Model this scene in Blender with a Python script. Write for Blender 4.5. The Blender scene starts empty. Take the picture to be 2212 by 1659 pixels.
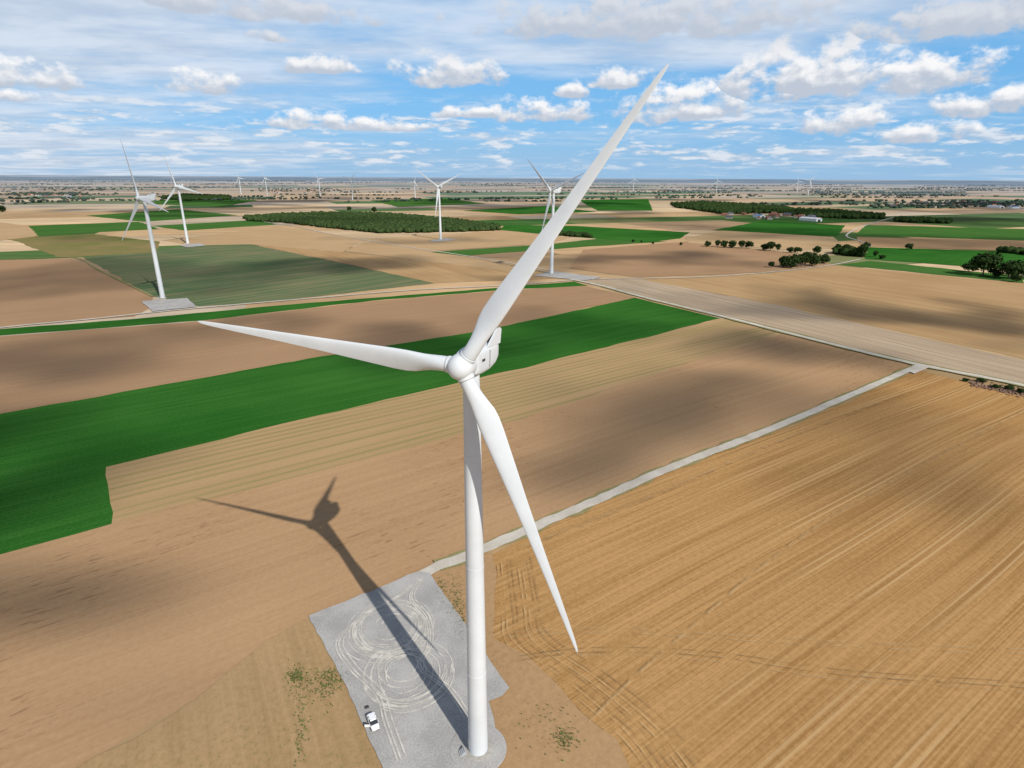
import bpy, bmesh, math, random
import numpy as np
from mathutils import Vector, Matrix, noise as mnoise

rng = random.Random(7)
SC = bpy.context.scene
COL = SC.collection
SC.view_settings.view_transform = 'Standard'
SC.view_settings.look = 'None'
SC.view_settings.exposure = 0
# ------------------------------------------------------------------ survey
FPX = 1278.0; TH = math.atan(447/FPX); ROLL = math.radians(0.31); H = 107.0
Fw = np.array([0, math.cos(TH), -math.sin(TH)])
U0 = np.array([0, math.sin(TH), math.cos(TH)]); R0 = np.array([1., 0, 0])
Rv = R0*math.cos(ROLL)+U0*math.sin(ROLL); Uv = U0*math.cos(ROLL)-R0*math.sin(ROLL)
CP = np.array([0, 0, H])
def ray(x, y):
    d = Fw+Rv*(x-1106)/FPX+Uv*(829.5-y)/FPX
    return d/np.linalg.norm(d)
def G(x, y):
    d = ray(x, y); t = -H/d[2]; p = CP+d*t
    return (float(p[0]), float(p[1]))
def proj(p):
    d = np.array(p)-CP; z = d@Fw
    return np.array([1106+FPX*(d@Rv)/z, 829.5-FPX*(d@Uv)/z])

cam = bpy.data.cameras.new("camera"); co = bpy.data.objects.new("camera", cam); COL.objects.link(co)
cam.sensor_width = 36; cam.lens = 36*FPX/2212
cam.clip_start = 0.5; cam.clip_end = 200000
m = Matrix.Identity(4)
for i in range(3):
    m[i][0] = Rv[i]; m[i][1] = Uv[i]; m[i][2] = -Fw[i]; m[i][3] = CP[i]
co.matrix_world = m
SC.camera = co

# ------------------------------------------------------------------ sun
SUN_H = np.array([0.562, -0.827]); SUN_H /= np.linalg.norm(SUN_H)
EL = math.radians(38.6)
sdir = Vector((SUN_H[0]*math.cos(EL), SUN_H[1]*math.cos(EL), math.sin(EL)))
sun = bpy.data.lights.new("sun", 'SUN'); so = bpy.data.objects.new("sun", sun); COL.objects.link(so)
sun.energy = 4.8; sun.angle = math.radians(0.53); sun.color = (1, 0.955, 0.88)
so.rotation_euler = sdir.to_track_quat('Z', 'Y').to_euler()
so.location = (0, 0, 400)

# ------------------------------------------------------------------ node helper
class NT:
    def __init__(s, tree): s.t = tree; s.n = tree.nodes; s.l = tree.links
    def node(s, typ, **kw):
        n = s.n.new(typ)
        for k, v in kw.items(): setattr(n, k, v)
        return n
    def inp(s, sock, v):
        if isinstance(v, bpy.types.NodeSocket): s.l.new(v, sock)
        else: sock.default_value = v
    def M(s, op, a, b=None, c=None, clamp=False):
        n = s.n.new('ShaderNodeMath'); n.operation = op; n.use_clamp = clamp
        s.inp(n.inputs[0], a)
        if b is not None: s.inp(n.inputs[1], b)
        if c is not None: s.inp(n.inputs[2], c)
        return n.outputs[0]
    def VM(s, op, a, b=None, c=None):
        n = s.n.new('ShaderNodeVectorMath'); n.operation = op
        s.inp(n.inputs[0], a)
        if b is not None: s.inp(n.inputs[1], b)
        if c is not None: s.inp(n.inputs[2], c)
        return n.outputs['Value'] if op == 'DOT_PRODUCT' else n.outputs[0]
    def mix(s, f, a, b, blend='MIX'):
        n = s.n.new('ShaderNodeMix'); n.data_type = 'RGBA'; n.blend_type = blend
        s.inp(n.inputs[0], f)
        for i, v in ((6, a), (7, b)):
            if isinstance(v, (tuple, list)) and len(v) == 3: v = (*v, 1)
            s.inp(n.inputs[i], v)
        return n.outputs[2]
    def smooth(s, v, a, b, o0=0., o1=1.):
        n = s.n.new('ShaderNodeMapRange'); n.interpolation_type = 'SMOOTHSTEP'
        s.inp(n.inputs[0], v); n.inputs[1].default_value = a; n.inputs[2].default_value = b
        n.inputs[3].default_value = o0; n.inputs[4].default_value = o1
        return n.outputs[0]
    def noise(s, vec, scale, detail=4, rough=.55, dist=0., dim='2D'):
        n = s.n.new('ShaderNodeTexNoise'); n.noise_dimensions = dim
        s.inp(n.inputs['Vector'], vec); n.inputs['Scale'].default_value = scale
        n.inputs['Detail'].default_value = detail; n.inputs['Roughness'].default_value = rough
        n.inputs['Distortion'].default_value = dist
        return n.outputs[0]
    def mapping(s, vec, rot=0., scale=(1, 1, 1), loc=(0, 0, 0)):
        n = s.n.new('ShaderNodeMapping'); s.inp(n.inputs[0], vec)
        n.inputs[1].default_value = loc; n.inputs[2].default_value = (0, 0, rot); n.inputs[3].default_value = scale
        return n.outputs[0]
    def sep(s, v):
        n = s.n.new('ShaderNodeSeparateXYZ'); s.inp(n.inputs[0], v); return n.outputs
    def comb(s, x, y, z=0.):
        n = s.n.new('ShaderNodeCombineXYZ'); s.inp(n.inputs[0], x); s.inp(n.inputs[1], y); s.inp(n.inputs[2], z); return n.outputs[0]

def new_mat(name):
    mt = bpy.data.materials.new(name); mt.use_nodes = True
    t = NT(mt.node_tree); b = mt.node_tree.nodes['Principled BSDF']
    b.inputs['Roughness'].default_value = .9
    b.inputs['Specular IOR Level'].default_value = .1
    return mt, t, b
def matte(name):
    mt = bpy.data.materials.new(name); mt.use_nodes = True
    nt = mt.node_tree; nt.nodes.remove(nt.nodes['Principled BSDF']); t = NT(nt)
    d = nt.nodes.new('ShaderNodeBsdfDiffuse'); d.inputs['Roughness'].default_value = 0
    nt.links.new(d.outputs[0], nt.nodes['Material Output'].inputs[0])
    return mt, t, d
def simple(name, col, rough=.6, metal=0., var=.0, spec=.4, vs=1.):
    mt, t, b = new_mat(name)
    b.inputs['Roughness'].default_value = rough; b.inputs['Metallic'].default_value = metal
    b.inputs['Specular IOR Level'].default_value = spec
    if var > 0:
        tc = t.node('ShaderNodeTexCoord'); nz = t.noise(tc.outputs['Object'], vs, 4, dim='3D')
        c2 = tuple(c*(1-var) for c in col)
        t.l.new(t.mix(t.smooth(nz, .3, .7), c2, col), b.inputs['Base Color'])
    else: b.inputs['Base Color'].default_value = (*col, 1)
    return mt

def field_mat(name, base, alt, ang, streak=.35, streak2=.2, patch=.3, speck=.3, tram=0., tramcol=None, period=18., weeds=0., weedcol=(.08, .13, .03), rows=0., rowp=3., f1=.16, f2=.9, sps=.7, dash=0.):
    mt, t, b = matte(name)
    g = t.node('ShaderNodeNewGeometry'); pos = g.outputs['Position']
    w = t.noise(pos, .006, 0)
    xyz = t.sep(t.mapping(pos, rot=-ang))
    v = t.M('MULTIPLY_ADD', w, 6., xyz[1])
    uv = t.comb(xyz[0], v, 0.)
    s1 = t.noise(t.mapping(uv, scale=(.0035, f1, 1)), 1., 3, .65)
    s2 = t.noise(t.mapping(uv, scale=(.012, f2, 1)), 1., 1, .6)
    pa = t.noise(pos, .011, 3, .55)
    sp = t.noise(pos, sps, 4, .8)
    f = t.M('MULTIPLY_ADD', s1, streak*4, .5-2*(streak+streak2+patch+speck))
    f = t.M('MULTIPLY_ADD', s2, streak2*4, f)
    f = t.M('MULTIPLY_ADD', pa, patch*4, f)
    f = t.M('MULTIPLY_ADD', sp, speck*4, f, clamp=True)
    col = t.mix(f, base, alt)
    if rows > 0:
        r = t.M('SINE', t.M('MULTIPLY', v, 2*math.pi/rowp))
        r2 = t.M('MULTIPLY', t.smooth(r, -.2, .9), t.smooth(s1, .35, .6))
        col = t.mix(t.M('MULTIPLY', r2, rows), col, weedcol)
    if tram > 0:
        fr = t.M('PINGPONG', t.M('ADD', v, 0.), period/2)
        d = t.M('ABSOLUTE', t.M('SUBTRACT', fr, 1.0))
        ln = t.M('MULTIPLY', t.smooth(d, .12, .5, 1., 0.), t.smooth(pa, .3, .6))
        if dash > 0: ln = t.M('MULTIPLY', ln, t.smooth(sp, .46, .54, .25, 1.))
        col = t.mix(t.M('MULTIPLY', ln, tram), col, tramcol)
    if dash > 0:
        dn = t.noise(t.mapping(uv, scale=(.16, .8, 1)), 1., 1, .5)
        dm = t.M('MULTIPLY', t.smooth(dn, .66, .73), t.smooth(pa, .46, .6))
        col = t.mix(t.M('MULTIPLY', dm, dash), col, (.22, .13, .07))
    if weeds > 0:
        wf = t.M('MULTIPLY', t.smooth(sp, .56, .68), t.smooth(pa, .45, .6))
        col = t.mix(t.M('MULTIPLY', wf, weeds), col, weedcol)
    t.l.new(col, b.inputs['Color'])
    return mt

# ------------------------------------------------------------------ mesh helper
def mesh_obj(name, verts, faces, mat=None, parent=None, smooth=False, link=True):
    me = bpy.data.meshes.new(name); me.from_pydata([tuple(v) for v in verts], [], faces); me.update()
    if mat is not None:
        for mm in (mat if isinstance(mat, (list, tuple)) else [mat]): me.materials.append(mm)
    if smooth: me.polygons.foreach_set('use_smooth', [True]*len(me.polygons))
    ob = bpy.data.objects.new(name, me); COL.objects.link(ob)
    if parent: ob.parent = parent
    return ob
def np_mesh(name, V, Fc, nper, mat, smooth=False, midx=None):
    me = bpy.data.meshes.new(name)
    V = np.asarray(V, dtype=np.float32); Fc = np.asarray(Fc, dtype=np.int32)
    nf = len(Fc)
    me.vertices.add(len(V)); me.vertices.foreach_set('co', V.ravel())
    me.loops.add(nf*nper); me.loops.foreach_set('vertex_index', Fc.ravel())
    me.polygons.add(nf); me.polygons.foreach_set('loop_start', np.arange(nf, dtype=np.int32)*nper)
    me.polygons.foreach_set('loop_total', np.full(nf, nper, dtype=np.int32))
    for mm in (mat if isinstance(mat, (list, tuple)) else [mat]): me.materials.append(mm)
    if midx is not None: me.polygons.foreach_set('material_index', np.asarray(midx, dtype=np.int32))
    if smooth: me.polygons.foreach_set('use_smooth', np.ones(nf, dtype=bool))
    me.update(calc_edges=True)
    return me
def obj(name, me, loc=(0, 0, 0), rz=0., s=1., parent=None):
    ob = bpy.data.objects.new(name, me); COL.objects.link(ob)
    ob.location = loc; ob.rotation_euler = (0, 0, rz); ob.scale = (s, s, s) if not isinstance(s, tuple) else s
    if parent: ob.parent = parent
    return ob
def empty(name, loc=(0, 0, 0), rz=0., s=1.):
    e = bpy.data.objects.new(name, None); COL.objects.link(e); e.location = loc; e.rotation_euler = (0, 0, rz); e.scale = (s, s, s)
    e.empty_display_size = 1
    return e

# ------------------------------------------------------------------ sky (direction-based, at infinity)
wd = bpy.data.worlds.new("World"); SC.world = wd; wd.use_nodes = True
try: wd.cycles.sampling_method = 'NONE'
except Exception: pass
t = NT(wd.node_tree); bg = wd.node_tree.nodes['Background']
sky = t.node('ShaderNodeTexSky'); sky.sky_type = 'NISHITA'; sky.sun_disc = False
sky.sun_elevation = EL; sky.sun_rotation = math.radians(145.8); sky.altitude = 100; sky.air_density = 1.0; sky.dust_density = .6; sky.ozone_density = 1.5
bg.inputs[1].default_value = .1
tc = t.node('ShaderNodeTexCoord'); D = tc.outputs['Generated']
x, y, z = t.sep(D)
az = t.M('MULTIPLY', t.M('ARCTAN2', x, y), 57.2958)
el = t.M('MULTIPLY', t.M('ARCSINE', z), 57.2958)
AE = t.comb(az, el, 0.)
def azel(px, py):
    d = ray(px, py); return math.degrees(math.atan2(d[0], d[1])), math.degrees(math.asin(d[2]))
skyc = sky.outputs[0]
haze = t.smooth(el, -1., 5.0, .92, 0.)
blue = t.mix(.72, skyc, (1.3, 4.8, 9.3))
blue = t.mix(haze, blue, (3.4, 5.4, 7.6))
blue = t.mix(t.smooth(el, 15., 28.), blue, skyc)
zz = t.M('ADD', t.M('MAXIMUM', z, 0.), .05)
P = t.comb(t.M('DIVIDE', x, zz), t.M('DIVIDE', y, zz), 0.)
v1 = t.noise(t.mapping(P, rot=.35, scale=(.22, .40, 1)), 1., 5, .6)
v2 = t.noise(t.mapping(P, rot=-.3, scale=(1.0, 1.5, 1), loc=(3, 1, 0)), 1., 4, .62)
elb = t.smooth(el, 6.5, 11., -.06, .26)
azl = t.smooth(az, -42., 5., .23, -.06)
cov = t.M('ADD', t.M('ADD', elb, azl), v1)
veil = t.smooth(t.M('MULTIPLY_ADD', v2, .36, cov), .53, 1.02)
veilc = t.mix(t.smooth(v2, .32, .68), (5.5, 6.3, 7.5), (7.1, 7.8, 8.8))
veil = t.M('MULTIPLY', veil, t.smooth(el, 16., 30., .9, .05))
c = t.mix(veil, blue, veilc)
# low broken cloud streets toward the horizon
l1 = t.noise(t.VM('MULTIPLY', AE, (.13, .8, 1)), 1., 2, .6)
l2 = t.noise(t.VM('MULTIPLY', AE, (.42, 2.0, 1)), 1., 5, .6)
lm = t.M('MULTIPLY_ADD', l2, 1.1, l1)
lm = t.M('MULTIPLY', t.smooth(lm, 1.03, 1.32), t.M('MULTIPLY', t.smooth(el, .2, 1.4), t.smooth(el, 4.4, 7.2, .85, 0.)))
lc = t.mix(t.smooth(l2, .42, .64), (5.0, 6.0, 7.3), (7.9, 8.3, 8.9))
c = t.mix(lm, c, lc)
# cumulus
CU = [(970,172,112,64),(685,152,80,36),(50,178,130,54),(45,214,50,28),(440,192,86,42),(590,84,48,24),
 (1165,252,112,46),(1010,250,80,20),(700,272,160,32),(850,278,80,20),(1230,205,38,32),(1460,246,140,80),(1340,180,78,44),
 (1682,216,60,28),(1760,184,255,108),(1980,178,190,84),(2130,236,130,60),(1830,276,110,58),(1990,298,120,42),
 (560,30,220,52),(1400,60,440,90),(2110,56,320,104)]
nb = t.noise(t.VM('MULTIPLY', AE, (.40, .62, 1)), 1., 6, .57)
nb_s = t.noise(t.VM('MULTIPLY_ADD', AE, (.40, .62, 1), (.10, .27, 0)), 1., 3, .5)
Qm = None
for (cx, by, hw, hh) in CU:
    a0, e0 = azel(cx, by); _, e1 = azel(cx, by-hh); a1, _ = azel(cx+hw, by)
    w = max(a1-a0, .3); h = max(e1-e0, .3)
    va = t.VM('MULTIPLY_ADD', AE, (1/w, 1/h, 0), (-a0/w, -e0/h, 0))
    vb = t.VM('MAXIMUM', va, t.VM('MULTIPLY', va, (-1, -3.2, 0)))
    q = t.VM('DOT_PRODUCT', vb, vb)
    if Qm is None: Qm, S = q, va
    else:
        g = t.M('LESS_THAN', q, Qm)
        n = t.node('ShaderNodeMix', data_type='VECTOR'); t.inp(n.inputs[0], g); t.inp(n.inputs[4], S); t.inp(n.inputs[5], va); S = n.outputs[1]
        Qm = t.M('MINIMUM', Qm, q)
te = t.sep(S)[1]
Dn = t.M('SUBTRACT', t.M('MULTIPLY_ADD', nb, 4.0, -.98), Qm)
cm = t.M('MULTIPLY', t.smooth(Dn, -.1, .9), t.smooth(el, 16, 22, 1., 0.))
rel = t.M('SUBTRACT', nb, nb_s)
lit = t.M('ADD', t.M('MULTIPLY', rel, 1.8), t.M('MULTIPLY_ADD', te, 1.05, -.06))
lit = t.M('MULTIPLY', t.smooth(lit, -.25, .75), t.smooth(el, 7.8, 11.5, 1., .35))
cc = t.mix(lit, (5.2, 5.8, 6.8), (9.6, 9.6, 9.7))
c = t.mix(cm, c, cc)
t.l.new(c, bg.inputs[0])

# ------------------------------------------------------------------ farmland ground sheet
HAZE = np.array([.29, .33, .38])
ANG = math.radians(35.5)
pal = [((.43,.29,.16), 22), ((.38,.25,.13), 12), ((.49,.36,.22), 20), ((.29,.20,.12), 5), ((.05,.115,.03), 8), ((.08,.14,.045), 8), ((.15,.16,.07), 5), ((.40,.32,.23), 14), ((.05,.075,.035), 5)]
pc = [p for p, w in pal for _ in range(w)]
cells = []
def bsp(x0, y0, x1, y1, dep):
    cx, cy = (x0+x1)/2, (y0+y1)/2
    dist = math.hypot(cx, cy)
    w, h = x1-x0, y1-y0
    mn = 130+dist*.035
    if dep > 26 or (w < mn*3.2 and h < mn*1.5) or (w < mn*5 and h < mn*2 and rng.random() < .2):
        cells.append((x0, y0, x1, y1, dist)); return
    f = rng.uniform(.33, .67)
    if w > h*1.9: bsp(x0, y0, x0+w*f, y1, dep+1); bsp(x0+w*f, y0, x1, y1, dep+1)
    else: bsp(x0, y0, x1, y0+h*f, dep+1); bsp(x0, y0+h*f, x1, y1, dep+1)
S_ = 60000
bsp(-S_, -S_, S_, S_, 0)
def warp(x, y):
    ca, sa = math.cos(ANG*.6), math.sin(ANG*.6)
    X, Y = x*ca-y*sa, x*sa+y*ca
    return X+120*math.sin(Y/1900+1)+60*math.sin(X/700), Y+130*math.sin(X/2300)+40*math.sin(Y/800+X/1500)
V = []; Fc = []; CA = []
vid = {}
def gv(x, y):
    k = (round(x, 2), round(y, 2))
    if k not in vid: vid[k] = len(V); V.append((*warp(x, y), 0.))
    return vid[k]
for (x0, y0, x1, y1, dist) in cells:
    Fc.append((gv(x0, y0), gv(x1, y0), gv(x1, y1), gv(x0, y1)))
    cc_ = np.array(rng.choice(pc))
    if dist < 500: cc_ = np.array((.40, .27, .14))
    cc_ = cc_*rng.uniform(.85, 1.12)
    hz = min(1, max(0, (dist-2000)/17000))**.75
    CA.append(cc_*(1-hz)+HAZE*hz)  # aerial haze mixed into the field base colour with distance
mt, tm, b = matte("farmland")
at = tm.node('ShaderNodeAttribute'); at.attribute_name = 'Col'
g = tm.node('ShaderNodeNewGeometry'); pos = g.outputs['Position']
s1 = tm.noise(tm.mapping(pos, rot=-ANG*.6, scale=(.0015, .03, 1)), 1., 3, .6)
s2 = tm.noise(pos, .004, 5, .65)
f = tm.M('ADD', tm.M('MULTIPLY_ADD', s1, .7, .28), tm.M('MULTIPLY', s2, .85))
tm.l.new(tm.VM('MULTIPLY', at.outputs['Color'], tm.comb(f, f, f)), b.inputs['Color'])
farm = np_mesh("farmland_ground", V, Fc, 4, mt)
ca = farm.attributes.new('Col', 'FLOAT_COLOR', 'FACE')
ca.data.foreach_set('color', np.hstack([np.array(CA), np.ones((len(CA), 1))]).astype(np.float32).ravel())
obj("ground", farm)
bs = simple("subsoil", (.24, .25, .27), .95)
mesh_obj("terrain", [(-9e4, -9e4, -1.5), (9e4, -9e4, -1.5), (9e4, 9e4, -1.5), (-9e4, 9e4, -1.5)], [(0, 1, 2, 3)], bs)

# ------------------------------------------------------------------ near fields
LAY = [0]
def poly(name, pts, mat, z=None, amp=.55, step=5.):
    LAY[0] += 1
    zz = z if z is not None else .02+.012*LAY[0]
    P = [G(*p) for p in pts]; V = []
    for i, p in enumerate(P):
        q = P[(i+1) % len(P)]; L = math.hypot(q[0]-p[0], q[1]-p[1]); d0 = math.hypot(p[0]+q[0], p[1]+q[1])/2
        n = max(1, min(140, int(L/(step*(1+d0/400)))))
        nx, ny = (q[1]-p[1])/(L or 1), -(q[0]-p[0])/(L or 1)
        for k in range(n):
            u = k/n; X = p[0]+(q[0]-p[0])*u; Y = p[1]+(q[1]-p[1])*u
            j = amp*(1+d0/500)*(mnoise.noise(Vector((X*.04, Y*.04, 3)))*2+mnoise.noise(Vector((X*.3, Y*.3, 9))))
            if k == 0: j = 0
            V.append((X+nx*j, Y+ny*j, zz))
    a2 = sum(V[i][0]*V[(i+1) % len(V)][1]-V[(i+1) % len(V)][0]*V[i][1] for i in range(len(V)))
    if a2 < 0: V.reverse()
    return mesh_obj(name, V, [tuple(range(len(V)))], mat)
A1 = ANG
TAN = field_mat("stubble_tan", (.43,.275,.15), (.34,.205,.105), A1, .22, .16, .22, .32, tram=.35, tramcol=(.27,.17,.095), period=27, f1=.3, f2=1.4, dash=.6)
TANR = field_mat("stubble_gold", (.45,.262,.108), (.285,.152,.054), math.radians(33.8), .3, .36, .2, .36, tram=.55, tramcol=(.54,.36,.18), period=15, f1=.33, f2=1.9)
BRN = field_mat("tilled_brown", (.37,.235,.135), (.285,.175,.097), A1, .18, .14, .2, .24, f1=.25, f2=1.3)
WEED = field_mat("stubble_weedy", (.41,.27,.14), (.33,.225,.11), A1, .3, .2, .2, .3, rows=.5, rowp=4.5, weedcol=(.17,.18,.055))
GRN = field_mat("crop_green", (.016,.088,.012), (.042,.142,.024), A1, .2, .3, .3, .55, f2=1.4, sps=1.1)
GRN2 = field_mat("crop_mid_green", (.035,.11,.022), (.07,.15,.035), .2, .15, .2, .2, .3)
SPARSE = field_mat("crop_sparse", (.065,.125,.055), (.19,.175,.095), math.radians(50), .5, .3, .3, .2)
GREY = field_mat("stubble_grey", (.46,.36,.255), (.30,.22,.145), math.radians(-60.8), .4, .5, .15, .3, f1=.3, f2=1.1)
PALE = field_mat("stubble_pale", (.46,.32,.18), (.37,.245,.13), .3, .3, .2, .2, .15)
GOLD2 = field_mat("stubble_tan_far", (.43,.285,.145), (.33,.205,.10), math.radians(-58), .4, .3, .25, .2, f1=.1)
DIRT = field_mat("bare_soil", (.41,.26,.135), (.31,.19,.095), A1, .1, .1, .3, .45, weeds=.35, weedcol=(.16,.16,.06))
DIRT2 = field_mat("dry_grass_soil", (.39,.26,.135), (.29,.19,.09), math.radians(120), .25, .2, .35, .45, weeds=.45, weedcol=(.16,.17,.06))
OLIVE = field_mat("meadow_olive", (.13,.15,.045), (.25,.18,.085), .1, .2, .2, .5, .2)

poly("field", [(-900,1330),(0,1198),(240,1132),(1130,892),(1700,718),(1985,790),(1455,1008),(1150,1145),(905,1245),(668,1335),(560,1400),(440,1500),(200,1640),(-100,1900),(-1500,2000)], TAN)
poly("field", [(228,1008),(650,905),(1100,800),(1558,688),(1680,718),(1130,905),(700,1015),(243,1131)], WEED)
poly("field", [(-900,1130),(0,893),(700,768),(1050,712),(1371,643),(1556,688),(1100,801),(650,906),(229,1009),(241,1132),(0,1198),(-900,1440)], GRN)
poly("field", [(-900,960),(-900,850),(0,727),(430,694),(800,651),(1080,628),(1262,617),(1372,643),(1050,713),(700,769),(0,894)], BRN)
poly("field", [(-600,780),(0,711),(300,688),(600,660),(900,636),(1240,608),(1270,617),(1080,627),(800,650),(430,693),(0,725),(-600,800)], GRN)
poly("field", [(1060,1200),(1150,1150),(1455,1014),(1700,925),(1985,800),(2212,858),(2900,1010),(3600,1900),(1500,2600),(1370,1700),(1330,1600),(1200,1480),(1062,1380)], TANR)
poly("field", [(1245,606),(1375,601),(1700,665),(2212,778),(2900,930),(2900,985),(2212,834),(1985,787),(1560,682),(1380,642)], GREY)
poly("field", [(1385,604),(1660,590),(1800,573),(2212,612),(2900,670),(2900,925),(2212,775),(1700,663)], GOLD2)
poly("field", [(-700,590),(0,562),(155,558),(330,640),(325,665),(290,684),(0,706),(-700,770)], BRN)
poly("field", [(180,556),(260,548),(430,530),(540,528),(700,560),(940,612),(600,650),(430,662),(330,640)], SPARSE)
poly("field", [(18,515),(200,505),(345,522),(340,545),(130,557)], OLIVE)
poly("field", [(55,488),(300,479),(345,495),(80,508)], GRN2)
poly("field", [(185,466),(385,452),(515,465),(310,479)], GRN2)
poly("field", [(325,488),(560,475),(600,485),(400,498)], GRN2)
poly("field", [(-300,500),(0,480),(60,488),(85,510),(0,520),(-300,540)], PALE)
poly("field", [(350,520),(600,490),(790,515),(740,545),(540,528),(430,530)], PALE)
poly("field", [(540,528),(740,545),(1240,600),(940,612),(700,560)], GOLD2)
poly("field", [(745,543),(800,516),(1000,552),(1130,574),(1200,588),(1180,596)], PALE)
poly("field", [(810,515),(1085,499),(1235,513),(1180,526),(930,543)], PALE)
poly("field", [(930,545),(1180,528),(1290,516),(1440,522),(1240,535),(1000,553)], GRN2)
poly("field", [(1090,486),(1240,488),(1490,502),(1470,515),(1400,524),(1240,512),(1080,497)], GRN)
poly("field", [(1260,540),(1480,522),(1700,545),(1800,572),(1660,588),(1380,600),(1230,580)], BRN)
poly("field", [(1480,515),(1560,498),(1800,512),(1830,535),(1700,540),(1490,525)], PALE)
poly("field", [(1540,497),(1650,477),(1825,487),(1810,510),(1740,508)], GRN)
poly("field", [(1870,486),(2212,495),(2900,510),(2900,545),(2212,520),(1845,508)], GRN2)
poly("field", [(1850,512),(2212,522),(2900,548),(2900,570),(2212,543),(1860,532)], TAN)
poly("field", [(1870,534),(2212,545),(2900,572),(2900,640),(2212,585),(1870,560)], GRN)
poly("field", [(1815,572),(1880,564),(2212,598),(2212,612),(1990,590)], GRN2)
poly("field", [(800,433),(960,428),(1050,440),(860,447)], GRN2)
poly("field", [(1000,455),(1180,445),(1290,458),(1120,463)], GRN)
poly("field", [(1250,432),(1400,430),(1410,455),(1290,455)], GRN)
poly("field", [(380,428),(560,432),(480,447),(300,440)], GRN2)
poly("field", [(560,1400),(668,1334),(760,1480),(870,1720),(-200,1950),(200,1640),(440,1500)], DIRT2, amp=2.)
poly("field", [(920,1238),(1062,1196),(1068,1290),(1064,1380),(1140,1420),(1202,1480),(1270,1560),(1333,1600),(1376,1700),(1000,1900),(800,1700),(1060,1500)], DIRT, amp=2.)

# ------------------------------------------------------------------ tracks
def gravel_mat(name, c1, c2, s1=.12, s2=2.5):
    mt, t, b = matte(name)
    g = t.node('ShaderNodeNewGeometry'); pos = g.outputs['Position']
    n1 = t.noise(pos, s1, 4, .6); n2 = t.noise(pos, s2, 3, .7)
    f = t.M('MULTIPLY_ADD', n2, 1.2, t.M('SUBTRACT', n1, .6))
    t.l.new(t.mix(t.smooth(f, .25, .75), c1, c2), b.inputs['Color'])
    return mt
CHALK = gravel_mat("chalk_gravel", (.43,.385,.32), (.55,.505,.44))
PADM = gravel_mat("pad_gravel", (.30,.29,.275), (.41,.395,.37))
VERGE = field_mat("verge", (.29,.23,.115), (.15,.18,.065), A1, .1, .1, .3, .6)
def smoothline(pts, n=8):
    out = []
    for i in range(len(pts)-1):
        p0 = pts[max(i-1, 0)]; p1 = pts[i]; p2 = pts[i+1]; p3 = pts[min(i+2, len(pts)-1)]
        for k in range(n):
            u = k/n
            out.append(tuple(.5*((2*p1[j])+(-p0[j]+p2[j])*u+(2*p0[j]-5*p1[j]+4*p2[j]-p3[j])*u*u+(-p0[j]+3*p1[j]-3*p2[j]+p3[j])*u**3) for j in range(2)))
    out.append(pts[-1]); return out
def ribbon(name, pts, width, mat, z, world=False, jit=.12, n=8, fq=.2, off=0.):
    P = pts if world else [G(*p) for p in pts]
    P = smoothline(P, n)
    V = []; Fc = []
    for i, p in enumerate(P):
        a = P[max(i-1, 0)]; b_ = P[min(i+1, len(P)-1)]
        dx, dy = b_[0]-a[0], b_[1]-a[1]; L = math.hypot(dx, dy) or 1
        w = width/2
        j1 = 1+jit*mnoise.noise(Vector((p[0]*fq, p[1]*fq, 1))); j2 = 1+jit*mnoise.noise(Vector((p[0]*fq, p[1]*fq, 7)))
        V.append((p[0]-dy/L*(w*j1+off), p[1]+dx/L*(w*j1+off), z)); V.append((p[0]+dy/L*(w*j2-off), p[1]-dx/L*(w*j2-off), z))
        if i: k = 2*i; Fc.append((k-2, k-1, k+1, k))
    return mesh_obj(name, V, Fc, mat)
T1 = [(903,1250),(945,1226),(1000,1207),(1150,1143),(1300,1078),(1455,1010),(1700,914),(1985,791)]
ribbon("track_verge", T1[1:], 5.8, VERGE, .56, jit=.6, n=24, fq=.12)
ribbon("gravel_track", T1, 4.0, CHALK, .60, n=24, jit=.25)
T2 = [(1235,604),(1300,618),(1400,645),(1560,684),(1800,745),(1985,789),(2212,834),(2900,985)]
ribbon("track_verge", T2, 8.5, VERGE, .57, jit=.5, n=24, fq=.06)
ribbon("gravel_track", T2, 4.8, CHALK, .61, n=16, jit=.3)
T3 = [(-600,775),(0,709),(200,690),(400,669),(700,643),(900,627),(1100,617),(1235,606)]
ribbon("gravel_track", T3, 3.6, CHALK, .62, n=12)
T4 = [(1230,606),(1320,603),(1500,600),(1660,589),(1790,574),(1860,560)]
ribbon("gravel_track", T4, 3., CHALK, .63, n=8)
T5 = [(1200,588),(1130,574),(1000,552),(880,534),(760,514),(700,503),(640,490),(560,478)]
ribbon("gravel_track", T5, 3.6, CHALK, .64, n=8)
ribbon("gravel_track", [(1830,548),(1880,530),(1830,512),(1840,500),(1862,490),(1900,478),(1930,470)], 4., CHALK, .65)
ribbon("gravel_track", [(0,562),(155,557),(215,585),(330,641)], 2.6, VERGE, .66)
PADP = [(668,1334),(780,1288),(880,1246),(905,1238),(928,1242),(1000,1345),(1100,1490),(1085,1508),(1056,1520),(1070,1580),(1066,1660),(1050,1760),(870,1760),(826,1659),(745,1480),(700,1395)]
poly("gravel_pad", PADP, PADM, z=.68, amp=.35, step=1.5)
for pp in ([(306,652),(405,645),(424,664),(330,674)], [(1150,597),(1190,586),(1300,600),(1262,607)], [(388,531),(430,526),(445,531),(405,535)], [(925,520),(965,515),(985,519),(940,523)]):
    poly("gravel_pad", pp, PADM, z=.67)
poly("gravel_pad", [(1952,800),(1985,787),(2012,793),(1996,800),(1975,809)], CHALK, z=.625)
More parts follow.
